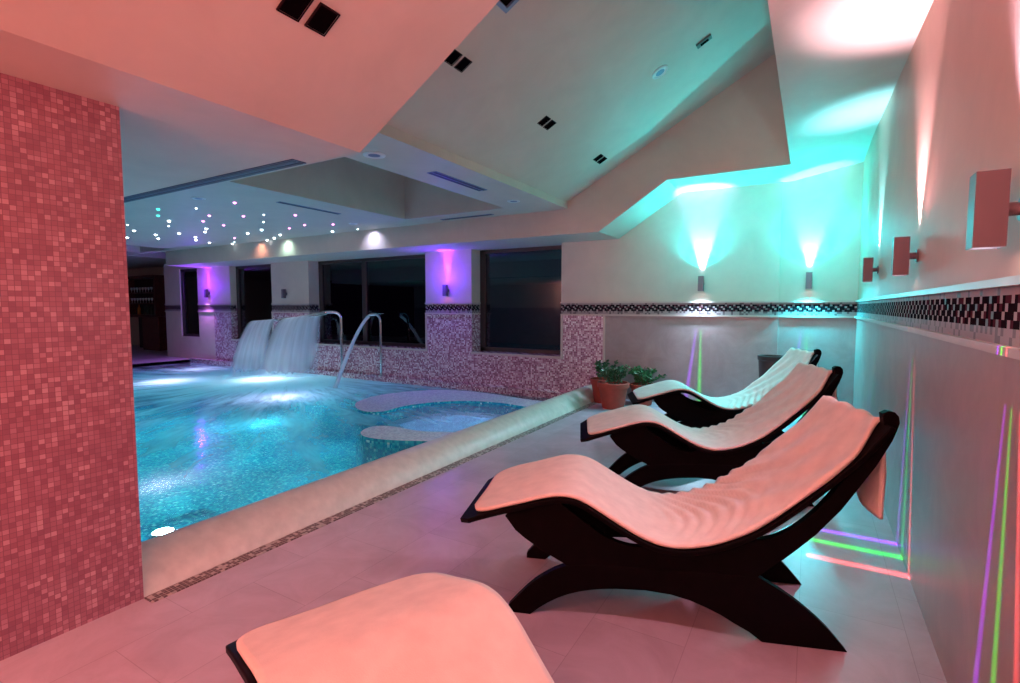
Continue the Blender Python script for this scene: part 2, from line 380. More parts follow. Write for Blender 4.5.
b = MB(); border_run(b, (-3.46, YB, 0), (-.36, YB, 0), (0, -.004)); bead(b, -3.46, -.36, YB - .028, YB)
border_run(b, (-.36, YB + .035, 0), (XR, YB + .035, 0), (0, -.004)); bead(b, -.36, XR, YB + .007, YB + .035)
for x0, x1 in piers[1:]:
    border_run(b, (x0, YB, 0), (x1, YB, 0), (0, -.004)); bead(b, x0, x1 + .028, YB - .028, YB)
    rv = {-5.21: .25, -9.58: .25, -12.55: .14}.get(x1, 0)
    if rv: border_run(b, (x1, YB, 0), (x1, YB + rv, 0), (.004, 0)); bead(b, x1, x1 + .028, YB, YB + rv)
struct(b.build('trim_4', bm_, fix=False), 'dark and pale mosaic band along the window wall', 'trim')

# ------------------------------------------------------------------ ceilings
T = lambda a, z, h: (a, h, z)
YS = 2.18; YF = 6.65; ZP = 2.77; XF = -2.98
b = MB(); b.box(-15.8, -2.3, YN, YS, 2.3, 3.4)
b.prism([(-2.3, 2.3), (-.25, 3.526), (-.25, 4.3), (-2.3, 3.4)], T, YN, YS)
struct(b.build('ceiling', M['ceil']), 'near plaster ceiling, low over the pool and rising over the aisle', 'ceiling')
# pool ceiling with two coffers
cof = [(-5.53, -3.72, 3.34, 6.15), (-14.6, -13.1, 4.6, 6.45)]
b = MB()
xs = sorted({-15.8, XF} | {c[0] for c in cof} | {c[1] for c in cof})
for x0, x1 in zip(xs[:-1], xs[1:]):
    cc = [c for c in cof if c[0] <= x0 and x1 <= c[1]]
    if cc:
        c = cc[0]; b.box(x0, x1, YS, c[2], ZP, ZP + .9); b.box(x0, x1, c[3], YF, ZP, ZP + .9); b.box(x0, x1, c[2], c[3], ZP + .8, ZP + .9)
    else: b.box(x0, x1, YS, YF, ZP, ZP + .9)
struct(b.build('ceiling', M['ceil']), 'flat pool ceiling with star lights and square coffers', 'ceiling')
g0 = ZP + .09
b = MB(); b.prism([(XF, g0), (-.25, g0 + .55 * (-.25 - XF)), (-.25, 4.7), (XF, 3.6)], T, YS, YF)
struct(b.build('ceiling', M['ceil']), 'sloping plaster ceiling with pairs of square black spotlights', 'ceiling')
# beam across the back
b = MB(); b.prism([(-13.8, 2.42), (-2.52, 2.42), (-1.62, 3.0), (-.25, 3.0), (-.25, 4.7), (-13.8, 4.7)], T, YF, YB + .42)
struct(b.build('ceiling_beam', M['ceil'], tri=True), 'plaster beam over the windows stepping up over the lounge', 'beam')
# lit strip along the right wall
b = MB(); ys = [YN + i * .25 for i in range(int((YB - YN) / .25))] + [YB + .04]
zr = lambda y: min(3.14, max(2.93, 2.95 + .058 * (y - 3.2)))
for y0, y1 in zip(ys[:-1], ys[1:]):
    b.quad((-.25, y0, 3.0), (-.25, y1, 3.0), (XR, y1, zr(y1)), (XR, y0, zr(y0)))
b.quad((-.25, YN, 3.0), (-.25, YB + .04, 3.0), (-.25, YB + .04, 4.7), (-.25, YN, 4.7))
b.quad((-.25, YN, 4.7), (-.25, YB, 4.7), (XR, YB, 4.7), (XR, YN, 4.7))
struct(b.build('ceiling', M['ceil'], fix=False, smooth=True), 'low ceiling strip along the right wall lit by wall lamps', 'ceiling')

# bar end of the room
b = MB(); b.box(-15.7, -14.3, YN, 12, -.2, 0, 0); b.box(-24, -15.7, YN, 12, -.2, 0, 0)
struct(b.build('floor', M['floor']), 'tiled deck at the far end of the pool by the bar', 'floor')
b = MB(); b.box(-24, -15.7, 9.1, 9.3, -.2, 4); b.box(-24.2, -24, YN, 9.3, -.2, 4); b.box(-15.9, -15.7, YB + .42, 9.1, 0, 4)
struct(b.build('wall_left', M['plaster']), 'plaster wall behind the bar at the far end', 'wall')
b = MB(); b.box(-24.2, -15.8, YN, 9.3, 2.77, 3.0)
struct(b.build('ceiling', M['ceil']), 'plain ceiling over the bar end', 'ceiling')

# ------------------------------------------------------------------ pool
b = MB(); b.box(-14.3, -2.992, YN, YB, -1.15, -.95)
b.box(-3.02, -2.99, YN, YB, -1.1, -.1); b.box(-14.4, -14.3, YN, YB, -1.1, -.003); b.box(-14.3, -2.99, YN, YN + .03, -1.1, -.1)
b.box(-4.9, -3.02, 1.0, 2.6, -1.1, -.5)
struct(b.build('pool_basin', M['mosaic_pool']), 'turquoise mosaic pool basin under the water', 'pool')
b = MB(); b.box(-14.3, -2.992, YB - .13, YB, -.13, .03, 0); b.box(-14.3, -2.992, YB - .128, YB, -.95, -.13, 1)
struct(b.build('trim_5', [M['mosaic_wall'], M['mosaic_pool']]), 'narrow mosaic ledge between the window wall and the water', 'trim')
b = MB()
nx, ny = 60, 52
for i in range(nx + 1):
    for j in range(ny + 1):
        x = -14.3 + i * (11.308 / nx); y = YN + j * (YB - .13 - YN) / ny
        r = math.hypot(x + 9.3, y - 6.4)
        b.v.append((x, y, WZ + .03 * math.exp(-(r / 1.2) ** 2)))
for i in range(nx):
    for j in range(ny):
        a = i * (ny + 1) + j; b.f.append([a, a + ny + 1, a + ny + 2, a + 1]); b.m.append(0)
tag(b.build('pool_water', M['water'], smooth='all', fix=False), 'turquoise swirling water filling the indoor pool', 'water', kind='stuff')

def top_sides(o):
    for p in o.data.polygons: p.material_index = 0 if p.normal.z > .5 else 1
def smooth_poly(p, n=3):
    for _ in range(n):
        q = []
        for i in range(len(p)):
            a, c = p[i], p[(i + 1) % len(p)]
            q += [(a[0] * .75 + c[0] * .25, a[1] * .75 + c[1] * .25), (a[0] * .25 + c[0] * .75, a[1] * .25 + c[1] * .75)]
        p = q
    return p
far_wall = [(-2.99, 6.5), (-3.46, 6.47), (-4.1, 6.62), (-4.68, 6.68), (-5.2, 6.55), (-5.55, 6.1), (-5.68, 5.6), (-5.63, 5.34), (-5.5, 5.02), (-5.2, 4.76), (-4.9, 4.64), (-4.69, 4.79), (-4.76, 5.14), (-4.66, 5.45), (-4.52, 5.71), (-4.2, 5.98), (-3.74, 6.08), (-3.4, 6.02), (-2.99, 5.9)]
sh = lambda P_: [(a * 1.07 if a < -2.995 else a, min(c * 1.07, 7.36)) for a, c in P_]
b = MB(); b.prism(smooth_poly(sh(far_wall), 2), lambda a, c, h: (a, c, h), -.95, -.04)
o = b.build('whirlpool_wall', [M['mosaic_jac'], M['mosaic_pool']], tri=True, smooth=True, bevel=.025); top_sides(o); struct(o, 'long curved mosaic wall of the whirlpool on the window side', 'pool wall')
near_wall = [(-2.99, 3.92), (-3.24, 3.93), (-3.5, 3.78), (-3.85, 3.69), (-4.06, 3.76), (-4.2, 3.95), (-4.2, 4.12), (-4.03, 4.22), (-3.7, 4.18), (-3.48, 4.22), (-3.23, 4.37), (-2.99, 4.45)]
b = MB(); b.prism(smooth_poly(sh(near_wall), 2), lambda a, c, h: (a, c, h), -.95, -.03)
o = b.build('whirlpool_wall', [M['mosaic_jac'], M['mosaic_pool']], tri=True, smooth=True, bevel=.025); top_sides(o); struct(o, 'short rounded mosaic wall jutting into the pool from the kerb', 'pool wall')
inner = [(-2.99, 5.95), (-3.4, 6.06), (-3.8, 6.1), (-4.25, 6.0), (-4.6, 5.7), (-4.78, 5.2), (-4.72, 4.8), (-4.5, 4.8), (-4.55, 5.2), (-4.4, 5.5), (-4.1, 5.72), (-3.75, 5.8), (-3.4, 5.74), (-2.99, 5.6)]
b = MB(); b.prism(smooth_poly(sh(inner), 2), lambda a, c, h: (a, c, h), -.95, -.22)
struct(b.build('whirlpool_bench', M['mosaic_jac'], tri=True, smooth=True), 'curved bench just under the water inside the whirlpool', 'pool bench')

# underwater lamp
e = empty('pool_lamp', (-4.60, 2.10, -.5)); tag(e, 'bright round underwater lamp near the kerb and red mosaic partition', 'pool lamp')
m = MB(); m.lathe([(.10, 0), (.10, .02), (.085, .03)], n=24); m.build('rim', M['chrome'], e, smooth=True)
m = MB(); m.lathe([(.08, .028), (.07, .034), (.001, .036)], n=24); m.build('lens', M['lens_c'], e, smooth=True)

# ------------------------------------------------------------------ water spouts
def arc(c, r, a0, a1, ax, n=8):
    return [Vector(c) + Vector(ax) * (r * cos(a0 + (a1 - a0) * i / n)) + Vector((0, 0, 1)) * (r * sin(a0 + (a1 - a0) * i / n)) for i in range(n + 1)]
def sheet(name, t0, t1, l0, l1, label, nu=24, nv=26, rise=.06):
    b = MB(); uvs = []
    t0, t1, l0, l1 = map(Vector, (t0, t1, l0, l1))
    for lay, off in ((0, 0), (1, .03)):
        for i in range(nu + 1):
            u = i / nu
            for j in range(nv + 1):
                v = j / nv
                a = t0.lerp(t1, u); c = l0.lerp(l1, u)
                p = a.lerp(c, v); p.z = a.z + rise * sin(min(1, v * 2.2) * pi) * (1 - v) + (c.z - a.z) * v ** 2.3; p.x = a.x + (c.x - a.x) * v ** .75
                p.z -= off * .3; p.y += off * (1 - .5 * v)
                p.x += .02 * sin(u * 23 + v * 2) * v
                b.v.append(tuple(p)); uvs.append((u, v))
    nn = (nu + 1) * (nv + 1)
    for i in range(nu):
        for j in range(nv):
            a = i * (nv + 1) + j
            b.f.append([a, a + 1, a + nv + 2, a + nv + 1]); b.m.append(0)
            b.f.append([nn + a, nn + a + nv + 1, nn + a + nv + 2, nn + a + 1]); b.m.append(0)
    o = b.build(name, M['fall'], smooth='all', fix=False)
    ul = o.data.uv_layers.new(name='UVMap')
    for lp in o.data.loops: ul.data[lp.index].uv = uvs[lp.vertex_index]
    tag(o, label, 'water'); return o

def fan_spout(base, head0, head1, label):
    e = empty('water_spout', base); tag(e, label, 'water spout', 'fan spouts of the pool')
    B = Vector(base); h0, h1 = Vector(head0) - B, Vector(head1) - B
    m = MB(); m.lathe([(.07, 0), (.07, .012), (.05, .02), (.035, .05)], n=20); m.build('flange', M['chrome'], e, smooth=True)
    mid = h0.lerp(h1, .5); d = Vector((mid.x, mid.y, 0)); ln = d.length; d.normalize()
    r = .14; zt = h0.z + .03
    path = [(0, 0, .02), (0, 0, .3), (0, 0, .6), (0, 0, zt - r)] + [Vector((0, 0, zt - r)) + d * (r - r * cos(t)) + Vector((0, 0, r * sin(t))) for t in [pi / 2 * k / 6 for k in range(1, 7)]] + [d * max(ln * .55, .3) + Vector((0, 0, zt))]
    m = MB(); m.tube(path, .032, 14); m.build('pipe', M['chrome'], e, smooth=True)
    m = MB(); a = d * max(ln * .5, .25) + Vector((0, 0, zt)); w = Vector((-d.y, d.x, 0)) * .05; up = Vector((0, 0, .022))
    vs = [a - w - up, a + w - up, a + w + up, a - w + up, h0 - up * .7, h1 - up * .7, h1 + up * .7, h0 + up * .7]
    if (h1 - h0).dot(w) < 0: vs = vs[:4] + [vs[5], vs[4], vs[7], vs[6]]
    m.add(vs, [(0, 1, 2, 3), (4, 5, 6, 7), (0, 1, 5, 4), (1, 2, 6, 5), (2, 3, 7, 6), (3, 0, 4, 7)]); m.build('fan_nozzle', M['chrome'], e, bevel=.006)
    return e
A0, A1 = (-8.40, 7.0, 1.26), (-9.36, 6.8, 1.15)
fan_spout((-8.45, 7.40, .03), A0, A1, 'chrome fan spout beside the thin jet pipe, bigger fall')
sheet('waterfall', A0, A1, (-8.95, 7.15, WZ), (-9.56, 6.2, WZ), 'wide white sheet of water from the nearer fan spout', rise=.04)
B0, B1 = (-9.95, 7.0, 1.11), (-10.48, 6.8, 1.07)
fan_spout((-9.75, 7.40, .03), B0, B1, 'chrome fan spout farther from the jet pipe, partly behind water')
sheet('waterfall', B0, B1, (-10.2, 6.78, WZ), (-10.4, 6.1, WZ), 'narrower bluish sheet of water from the farther fan spout', rise=.06)
# thin jet
e = empty('water_spout', (-7.33, 7.40, .03)); tag(e, 'slim chrome pipe throwing one thin water jet', 'water spout')
m = MB(); m.lathe([(.07, 0), (.07, .012), (.045, .02), (.03, .05)], n=20); m.build('flange', M['chrome'], e, smooth=True)
m = MB(); m.tube([(0, 0, .02), (0, 0, .5), (0, 0, 1.0)] + arc((-.14, 0, 1.08), .14, 0, pi / 2, (1, 0, 0)) + [(-.24, -.05, 1.21), (-.30, -.08, 1.16)], .026, 14); m.build('pipe', M['chrome'], e, smooth=True)
P0, P1 = Vector((-7.60, 7.34, 1.20)), Vector((-7.45, 6.35, WZ))
pts = []
for i in range(15):
    t = i / 14; p = P0.lerp(P1, t); p.z = P0.z + (P1.z - P0.z) * t ** 1.35; pts.append(p)
b = MB(); b.tube(pts, [.028 + .012 * i / 14 for i in range(15)], 10)
o = b.build('water_jet', M['fall'], smooth='all'); ul = o.data.uv_layers.new(name='UVMap')
for q in ul.data: q.uv = (.5, .4)
tag(o, 'thin curved jet of water falling from the slim pipe', 'water')

# ------------------------------------------------------------------ loungers
PR = [(-.25, .425), (-.19, .455), (-.12, .48), (-.03, .51), (.06, .536), (.119, .556), (.2, .578), (.25, .582), (.29, .579), (.337, .565), (.4, .53), (.456, .495), (.52, .458), (.572, .43), (.62, .410), (.663, .398), (.70, .393), (.744, .392), (.82, .405), (.889, .426), (.95, .454), (1.018, .49), (1.08, .535), (1.142, .586), (1.21, .648), (1.274, .71), (1.339, .775), (1.38, .818), (1.422, .865), (1.47, .93), (1.50, .97), (1.53, 1.0), (1.56, 1.01)]
def pz(s):
    if s <= PR[0][0]: return PR[0][1]
    for (a, za), (c, zc) in zip(PR[:-1], PR[1:]):
        if s <= c: return za + (zc - za) * (s - a) / (c - a)
    return PR[-1][1]
def pzs(s, w=.03): return sum(pz(s + w * k / 2) for k in (-2, -1, 0, 1, 2)) / 5
def nrm2(s):
    d = (pzs(s + .01) - pzs(s - .01)) / .02; l = sqrt(1 + d * d); return (-d / l, 1 / l)

def make_lounger():
    root = empty('sun_lounger')
    # wavy deck
    b = MB(); n = 70; rows = []
    for i in range(n + 1):
        s = -.24 + (1.490 + .24) * i / n; nx_, nz_ = nrm2(s); z = pzs(s)
        e0 = .05 * max(0, 1 - (s + .24) / .05) if s < -.19 else 0
        lo, hi = -.045 + e0, .595 - e0
        top = (s - nx_ * .014, z - nz_ * .014); bot = (s - nx_ * .036, z - nz_ * .036)
        rows.append(((top[0], lo, top[1]), (top[0], hi, top[1]), (bot[0], hi, bot[1]), (bot[0], lo, bot[1])))
    for r in rows: b.v += r
    for i in range(n):
        for k in range(4):
            b.f.append([i * 4 + k, i * 4 + (k + 1) % 4, (i + 1) * 4 + (k + 1) % 4, (i + 1) * 4 + k]); b.m.append(0)
    b.f.append([0, 1, 2, 3]); b.m.append(0); b.f.append([n * 4 + k for k in (3, 2, 1, 0)]); b.m.append(0)
    b.build('deck', M['wood'], root, smooth=True, bevel=.004)
    # head roll
    b = MB(); b.tube([(1.478, .02, .875), (1.478, .53, .875)], .024, 18); b.build('head_rail', M['wood'], root, smooth=True)
    # hull shaped side panels, slotted under the deck
    def slot(s):
        g = 0
        for a, c, d in ((.22, .62, .075), (1.0, 1.37, .078)):
            if a < s < c: g = max(g, d * sin(pi * (s - a) / (c - a)) ** .7)
        return g
    lower = [(-.02, .45), (.027, .389), (.07, .355), (.116, .326), (.173, .292), (.259, .249), (.35, .226), (.45, .21), (.65, .20), (.85, .212), (.96, .238), (1.055, .278), (1.148, .359), (1.21, .418), (1.272, .481), (1.315, .535), (1.359, .59), (1.40, .655), (1.442, .722), (1.475, .775), (1.503, .83), (1.525, .875), (1.540, .916), (1.549, .95), (1.545, .975), (1.53, .992), (1.507, .996), (1.487, .985)]
    upper = []
    for i in range(62):
        s = 1.47 - (1.47 + .0) * i / 61; nx_, nz_ = nrm2(s)
        upper.append((s - nx_ * .037, pzs(s) - nz_ * .037 - slot(s)))
    arch = [(-.005, 0), (-.005, .028), (.035, .075), (.078, .122), (.115, .157), (.154, .187), (.205, .22), (.259, .246), (.40, .265), (.65, .27), (.9, .275), (1.057, .279), (1.149, .228), (1.197, .197), (1.242, .164), (1.29, .124), (1.332, .084), (1.37, .04), (1.403, 0), (1.079, 0), (1.03, .036), (.97, .066), (.915, .097), (.857, .122), (.79, .146), (.711, .163), (.603, .170), (.484, .163), (.42, .155), (.364, .144), (.31, .129), (.267, .113), (.22, .09), (.178, .064), (.137, .034), (.098, 0)]
    for y0 in (0.0, .515):
        lw = lower if y0 == 0 else lower[:-8] + [(1.500, .835), (1.505, .865), (1.498, .895), (1.480, .91)]
        b = MB(); b.prism(lw + upper, lambda a, z, h: (a, h, z), y0, y0 + .035); b.build('side_panel', M['wood'], root, tri=True, bevel=.003)
        b = MB(); b.prism(arch, lambda a, z, h: (a, h, z), y0 - .002, y0 + .037); b.build('base_arch', M['wood'], root, tri=True, bevel=.003)
    for s, z, w in ((.22, .36, .09), (.66, .24, .10), (.95, .315, .08)):
        b = MB(); b.box(s - .016, s + .016, .035, .515, z - w / 2, z + w / 2); b.build('crossbar', M['wood'], root, bevel=.003)
    return root

def make_towel(name, seed, wr=1.0, hang=.24, skew=.10, near_in=0.0):
    rnd = random.Random(seed); ph = rnd.random() * 6
    root_v = MB(); n, mW = 150, 34
    path = []
    for i in range(120):
        s = -.178 + (1.490 + .178) * i / 119; nx_, nz_ = nrm2(s); path.append((s, pzs(s), nx_, nz_, s))
    last = path[-1]
    for k in range(1, 8):                      # over the head end
        a = pi * k / 9 * .9
        path.append((1.490 + .034 * sin(a), pzs(1.49) - .038 + .038 * cos(a), sin(a), cos(a), 1.535 + .05 * k / 7))
    zl = path[-1][1]; xl = path[-1][0]
    for k in range(1, 22): path.append((xl + .010 * k / 21, zl - hang * k / 21, 1, 0.1, 1.6 + hang * k / 21))
    n = len(path); fold = 127
    def pos(i, w, lay):
        x, z, nx_, nz_, t = path[i]
        lo, hi = -.032 + near_in, .582
        # corner rounding at the foot end
        if t < -.06:
            q = (-.06 - t) / .118; ins = .10 * (1 - sqrt(max(0, 1 - q * q))); lo += ins; hi -= ins
        if t > .95:                            # the towel lies a little loose and narrower near the head
            k = min(1, (t - .95) / .5); lo += .010 * sin(t * 21 + ph) * k; hi -= .012 * k + .010 * sin(t * 17 + 2 + ph) * k
        if t > 1.38:
            k = min(1, (t - 1.38) / .12); k = k * k * (3 - 2 * k); lo += (.040 - lo) * k; hi += (.570 - hi) * k
        y = lo + (hi - lo) * w
        d = 0
        env = max(0, min(1, (t - .60) / .18)) * max(.35, min(1, (1.40 - t) / .30)) if t < 1.53 else .25
        c = (w - .45)
        u = t + .32 * c * c + .05 * sin(5 * w + ph)
        d += .020 * (abs(sin(pi * u / .066 + ph)) ** 1.3 - .45) * env * math.exp(-((t - .92) / .32) ** 2) * (.6 + .5 * sin(3 * w + ph * 2))
        d += .0085 * sin(2 * pi * (t * 1.0 + w * .8) / .26 + ph + 1.5 * sin(4 * t)) * env * max(0, min(1, (t - .9) / .25))
        d += .004 * sin(2 * pi * (w * 3.2 + t * .6) + ph) * max(0, min(1, (t - 1.0) / .3))
        d += .0015 * sin(9 * t + 7 * w + ph)
        d *= wr; d = max(d, -.008)
        if i > fold - 2:
            k = max(0, i - fold) / (n - 1 - fold); z -= skew * k * (1 - w) * 1.2; x += .015 * k * sin(9 * w + ph) + .012 * k; y += .05 * k * (1 - w)
        h = .006 + d if lay == 0 else -.009
        return (x + nx_ * h, y, z + nz_ * h)
    for lay in (0, 1):
        for i in range(n):
            for j in range(mW + 1): root_v.v.append(pos(i, j / mW, lay))
    NN = n * (mW + 1); W = mW + 1
    for i in range(n - 1):
        for j in range(mW):
            a = i * W + j
            root_v.f.append([a, a + W, a + W + 1, a + 1]); root_v.m.append(0)
            root_v.f.append([NN + a, NN + a + 1, NN + a + W + 1, NN + a + W]); root_v.m.append(0)
        for j in (0, mW):
            a = i * W + j; root_v.f.append([a, NN + a, NN + a + W, a + W] if j else [a, a + W, NN + a + W, NN + a]); root_v.m.append(0)
    for j in range(mW):
        for i in (0, n - 1):
            a = i * W + j; root_v.f.append([a, a + 1, NN + a + 1, NN + a] if i == 0 else [a, NN + a, NN + a + 1, a + 1]); root_v.m.append(0)
    o = root_v.build(name, M['towel'], smooth='all'); return o

places = [(-1.150, 1.946, .332), (-1.222, 3.558, .395), (-1.321, 5.159, .399), (-1.213, .755, -.394)]
ll = ['dark curved lounger showing its whole arched base, mid aisle', 'dark curved lounger second from the back wall', 'dark curved lounger closest to the back wall and plants', 'lounger cut off by the bottom of the photo, only its foot end visible']
tl = ['peach lit wrinkled towel whose corner hangs behind the head end by the right wall', 'rumpled pinkish towel on the second lounger from the back wall', 'pale bluish rumpled towel on the lounger beside the potted plants', 'smooth salmon lit towel over the foot end cut off by the photo bottom']
proto = make_lounger()
for i, (x, y, a) in enumerate(places):
    o = proto if i == 0 else copy_tree(proto)
    o.location = (x, y, 0); o.rotation_euler = (0, 0, a)
    tag(o, ll[i], 'sun lounger', 'curved wooden loungers in the aisle')
    t = make_towel('towel', 11 + i * 5, 1.0, [.27, .12, .10, .03][i], [.08, .03, .0, .02][i])
    t.location = (x, y, 0); t.rotation_euler = (0, 0, a)
    tag(t, tl[i], 'towel', 'towels on the loungers')

# ------------------------------------------------------------------ wall lamps
def make_sconce():
    e = empty('wall_lamp'); h = .205; t = .005; r = .035
    m = MB()
    m.box(-r, r, -r, -r + t, -h / 2, h / 2); m.box(-r, r, r - t, r, -h / 2, h / 2); m.box(-r, -r + t, -r + t, r - t, -h / 2, h / 2); m.box(r - t, r, -r + t, r - t, -h / 2, h / 2)
    m.build('body', M['sconce'], e)
    m = MB(); m.tube([(0, .033, 0), (0, .07, 0)], .018, 16); m.build('arm', M['sconce'], e, smooth=True)
    m = MB(); m.tube([(0, .067, 0), (0, .075, 0)], .034, 20); m.build('wall_plate', M['sconce'], e, smooth=True)
    m = MB(); m.box(-r + t, r - t, -r + t, r - t, h / 2 - .03, h / 2 - .024); m.build('lens', M['lens_w'], e)
    m = MB(); m.box(-r + t, r - t, -r + t, r - t, -h / 2 + .012, -h / 2 + .018); m.build('lower_lens', M['lens_w'], e)
    return e
sc0 = make_sconce(); first = [True]
def sconce(x, y, z, rz, label, group='square up and down wall lamps'):
    o = sc0 if first[0] else copy_tree(sc0); first[0] = False
    o.location = (x, y, z); o.rotation_euler = (0, 0, rz); tag(o, label, 'wall lamp', group); return o
GAP = .075
RW = [(1.90, 1.665, 'large looking square wall lamp on the right wall nearest the photographer'), (3.5, 1.675, 'square wall lamp second along the right wall above the mosaic band'), (5.4, 1.72, 'square wall lamp on the right wall closest to the back corner')]
for y, z, l in RW: sconce(XR - GAP, y, z, -pi / 2, l)
sconce(-1.318, YB - GAP, 1.722, 0, 'square lamp on the back wall beneath the white violet beam')
sconce(-.033, YB + .035 - GAP, 1.732, 0, 'square lamp on the back wall nearest the right corner')
def restyle(o, lens):
    for c in [k for k in S.objects if k.parent == o]:
        if c.name.startswith(('lens', 'lower_lens')):
            c.data = c.data.copy(); c.data.materials[0] = M[lens]
restyle(sconce(-5.74, YB - GAP, 1.70, 0, 'violet glowing wall lamp between the two largest windows'), 'lens_v')
restyle(sconce(-13.49, YB - GAP, 1.75, 0, 'violet glowing wall lamp by the narrow window near the bar'), 'lens_v')
restyle(sconce(-10.35, YB - GAP, 1.70, 0, 'unlit wall lamp on the pier behind the waterfalls'), 'lens_off')
for x, y, rz, l in ((XR - GAP, .40, -pi / 2, 'added unseen wall lamp on the right wall beside the photographer'), (XR - GAP, -1.1, -pi / 2, 'added unseen wall lamp on the right wall behind the photographer'), (-1.2, YN + GAP, pi, 'added unseen wall lamp on the near wall behind the photographer'), (-7.7, YN + GAP, pi, 'wall lamp on the near wall across the pool from the windows'), (XP + GAP, -1.7, pi / 2, 'added unseen wall lamp on the mosaic partition behind the photographer')):
    sconce(x, y, 1.675, rz, l)  # unseen sconces added for warm fill; the one across the pool is inferred

# ------------------------------------------------------------------ ceiling fixtures
def plane_frame(p, slope):
    ln = sqrt(1 + slope * slope); ux = Vector((1 / ln, 0, slope / ln)); uy = Vector((0, 1, 0)); n = Vector((slope / ln, 0, -1 / ln)); return Vector(p), ux, uy, n
def make_twin(name, p, slope, sx, sy, gap, label, big=False):
    P, ux, uy, n = plane_frame(p, slope)
    e = empty(name, P); tag(e, label, 'spotlight', 'paired square spotlights in the ceiling')
    for k in (-1, 1):
        c = uy * (k * (sy + gap) / 2)
        m = MB()
        def q(a, bb, h): return c + ux * a + uy * bb + n * h
        def ring(w, h, hh): return [q(-w, -h, hh), q(w, -h, hh), q(w, h, hh), q(-w, h, hh)]
        r0, r1, r2 = ring(sx / 2, sy / 2, .001), ring(sx / 2, sy / 2, .008), ring(sx / 2 - .007, sy / 2 - .007, .008)
        m.add(r0 + r1 + r2, [(i, (i + 1) % 4, 4 + (i + 1) % 4, 4 + i) for i in range(4)] + [(4 + i, 4 + (i + 1) % 4, 8 + (i + 1) % 4, 8 + i) for i in range(4)])
        bz = m.build('bezel', M['bezel'], e)
        m = MB(); m.add(ring(sx / 2 - .007, sy / 2 - .007, .005) , [(0, 1, 2, 3)]); m.build('opening', M['black'], e)
    return e
gz = lambda x: g0 + .55 * (x - XF)
make_twin('recessed_spotlight', (-1.80, 1.446, 2.3 + .598 * .50), .598, .12, .10, .030, 'big looking pair of black spotlights in the salmon coloured sloping ceiling')
make_twin('recessed_spotlight', (-2.32, 3.18, gz(-2.32)), .55, .115, .095, .030, 'pair of black spotlights touching the edge of the salmon ceiling')
make_twin('recessed_spotlight', (-2.32, 4.66, gz(-2.32)), .55, .115, .095, .030, 'pair of black spotlights midway along the greenish sloping ceiling')
make_twin('recessed_spotlight', (-2.31, 6.12, gz(-2.31)), .55, .115, .095, .030, 'smallest looking pair of black spotlights close to the back beam')
P, ux, uy, n = plane_frame((-1.80, 3.06, gz(-1.80)), .55)
e = empty('ceiling_box', P); tag(e, 'violet rimmed box fixture at the top edge of the photo on the sloping ceiling', 'fixture')
def obox(m, P_, ux, uy, n, a0, a1, b0, b1, h0, h1):
    f = lambda a, bb, h: ux * a + uy * bb + n * h
    vs = [f(a0, b0, h0), f(a1, b0, h0), f(a1, b1, h0), f(a0, b1, h0), f(a0, b0, h1), f(a1, b0, h1), f(a1, b1, h1), f(a0, b1, h1)]
    m.add(vs, [(0, 3, 2, 1), (4, 5, 6, 7), (0, 1, 5, 4), (1, 2, 6, 5), (2, 3, 7, 6), (3, 0, 4, 7)])
for a0, a1, b0, b1 in ((-.12, -.09, -.1, .1), (.09, .12, -.1, .1), (-.09, .09, -.1, -.07), (-.09, .09, .07, .1)):
    pass
m = MB(); obox(m, P, ux, uy, n, -.12, -.09, -.1, .1, .0, .025); obox(m, P, ux, uy, n, .09, .12, -.1, .1, .0, .025); obox(m, P, ux, uy, n, -.09, .09, -.1, -.07, .0, .025); obox(m, P, ux, uy, n, -.09, .09, .07, .1, .0, .025); m.build('rim', M['grille'], e)
m = MB(); obox(m, P, ux, uy, n, -.09, .09, -.07, .07, .0, .008); m.build('opening', M['black'], e)
def ceil_disc(p, slope, r, label, name='ceiling_disc', cat='ceiling disc', group=None):
    P, ux, uy, n = plane_frame(p, slope); e = empty(name, P); tag(e, label, cat, group)
    for nm, prof_, mt in (('rim', [(r, .0), (r, .008), (r * .8, .014), (r * .72, .008)], M['white_trim']), ('cover', [(r * .72, .004), (r * .5, .009), (.001, .011)], M['grille'])):
        m = MB(); m.lathe(prof_, n=28)
        m.v = [tuple(ux * v[0] + uy * v[1] + n * v[2]) for v in m.v]; m.build(nm, mt, e, smooth=True)
    return e
ceil_disc((-1.38, 5.29, gz(-1.38)), .55, .085, 'round blue grey disc in the greenish sloping ceiling')
e = empty('smoke_detector', (-.98, 5.34, gz(-.98))); tag(e, 'small dark rectangular sensor high on the sloping ceiling', 'sensor')
P, ux, uy, n = plane_frame((0, 0, 0), .55)
m = MB(); obox(m, P, ux, uy, n, -.075, .075, -.035, .035, 0, .02); m.build('housing', plain('sensor green', (.10, .16, .15), .4), e, bevel=.004)
m = MB(); obox(m, P, ux, uy, n, -.04, .04, -.018, .018, .02, .024); m.build('window', M['black'], e)
ceil_disc((-3.44, 3.43, ZP), 0, .10, 'round disc in the pool ceiling next to the salmon corner')  # pool ceiling downlights, modelled unlit
ceil_disc((-3.36, 5.8, ZP), 0, .085, 'round disc in the pool ceiling near the back beam')
ceil_disc((-6.7, 3.64, ZP), 0, .08, 'round greenish disc amid the star lights')
ceil_disc((-6.54, 6.02, ZP), 0, .07, 'tiny round disc beyond the star lights by the beam')
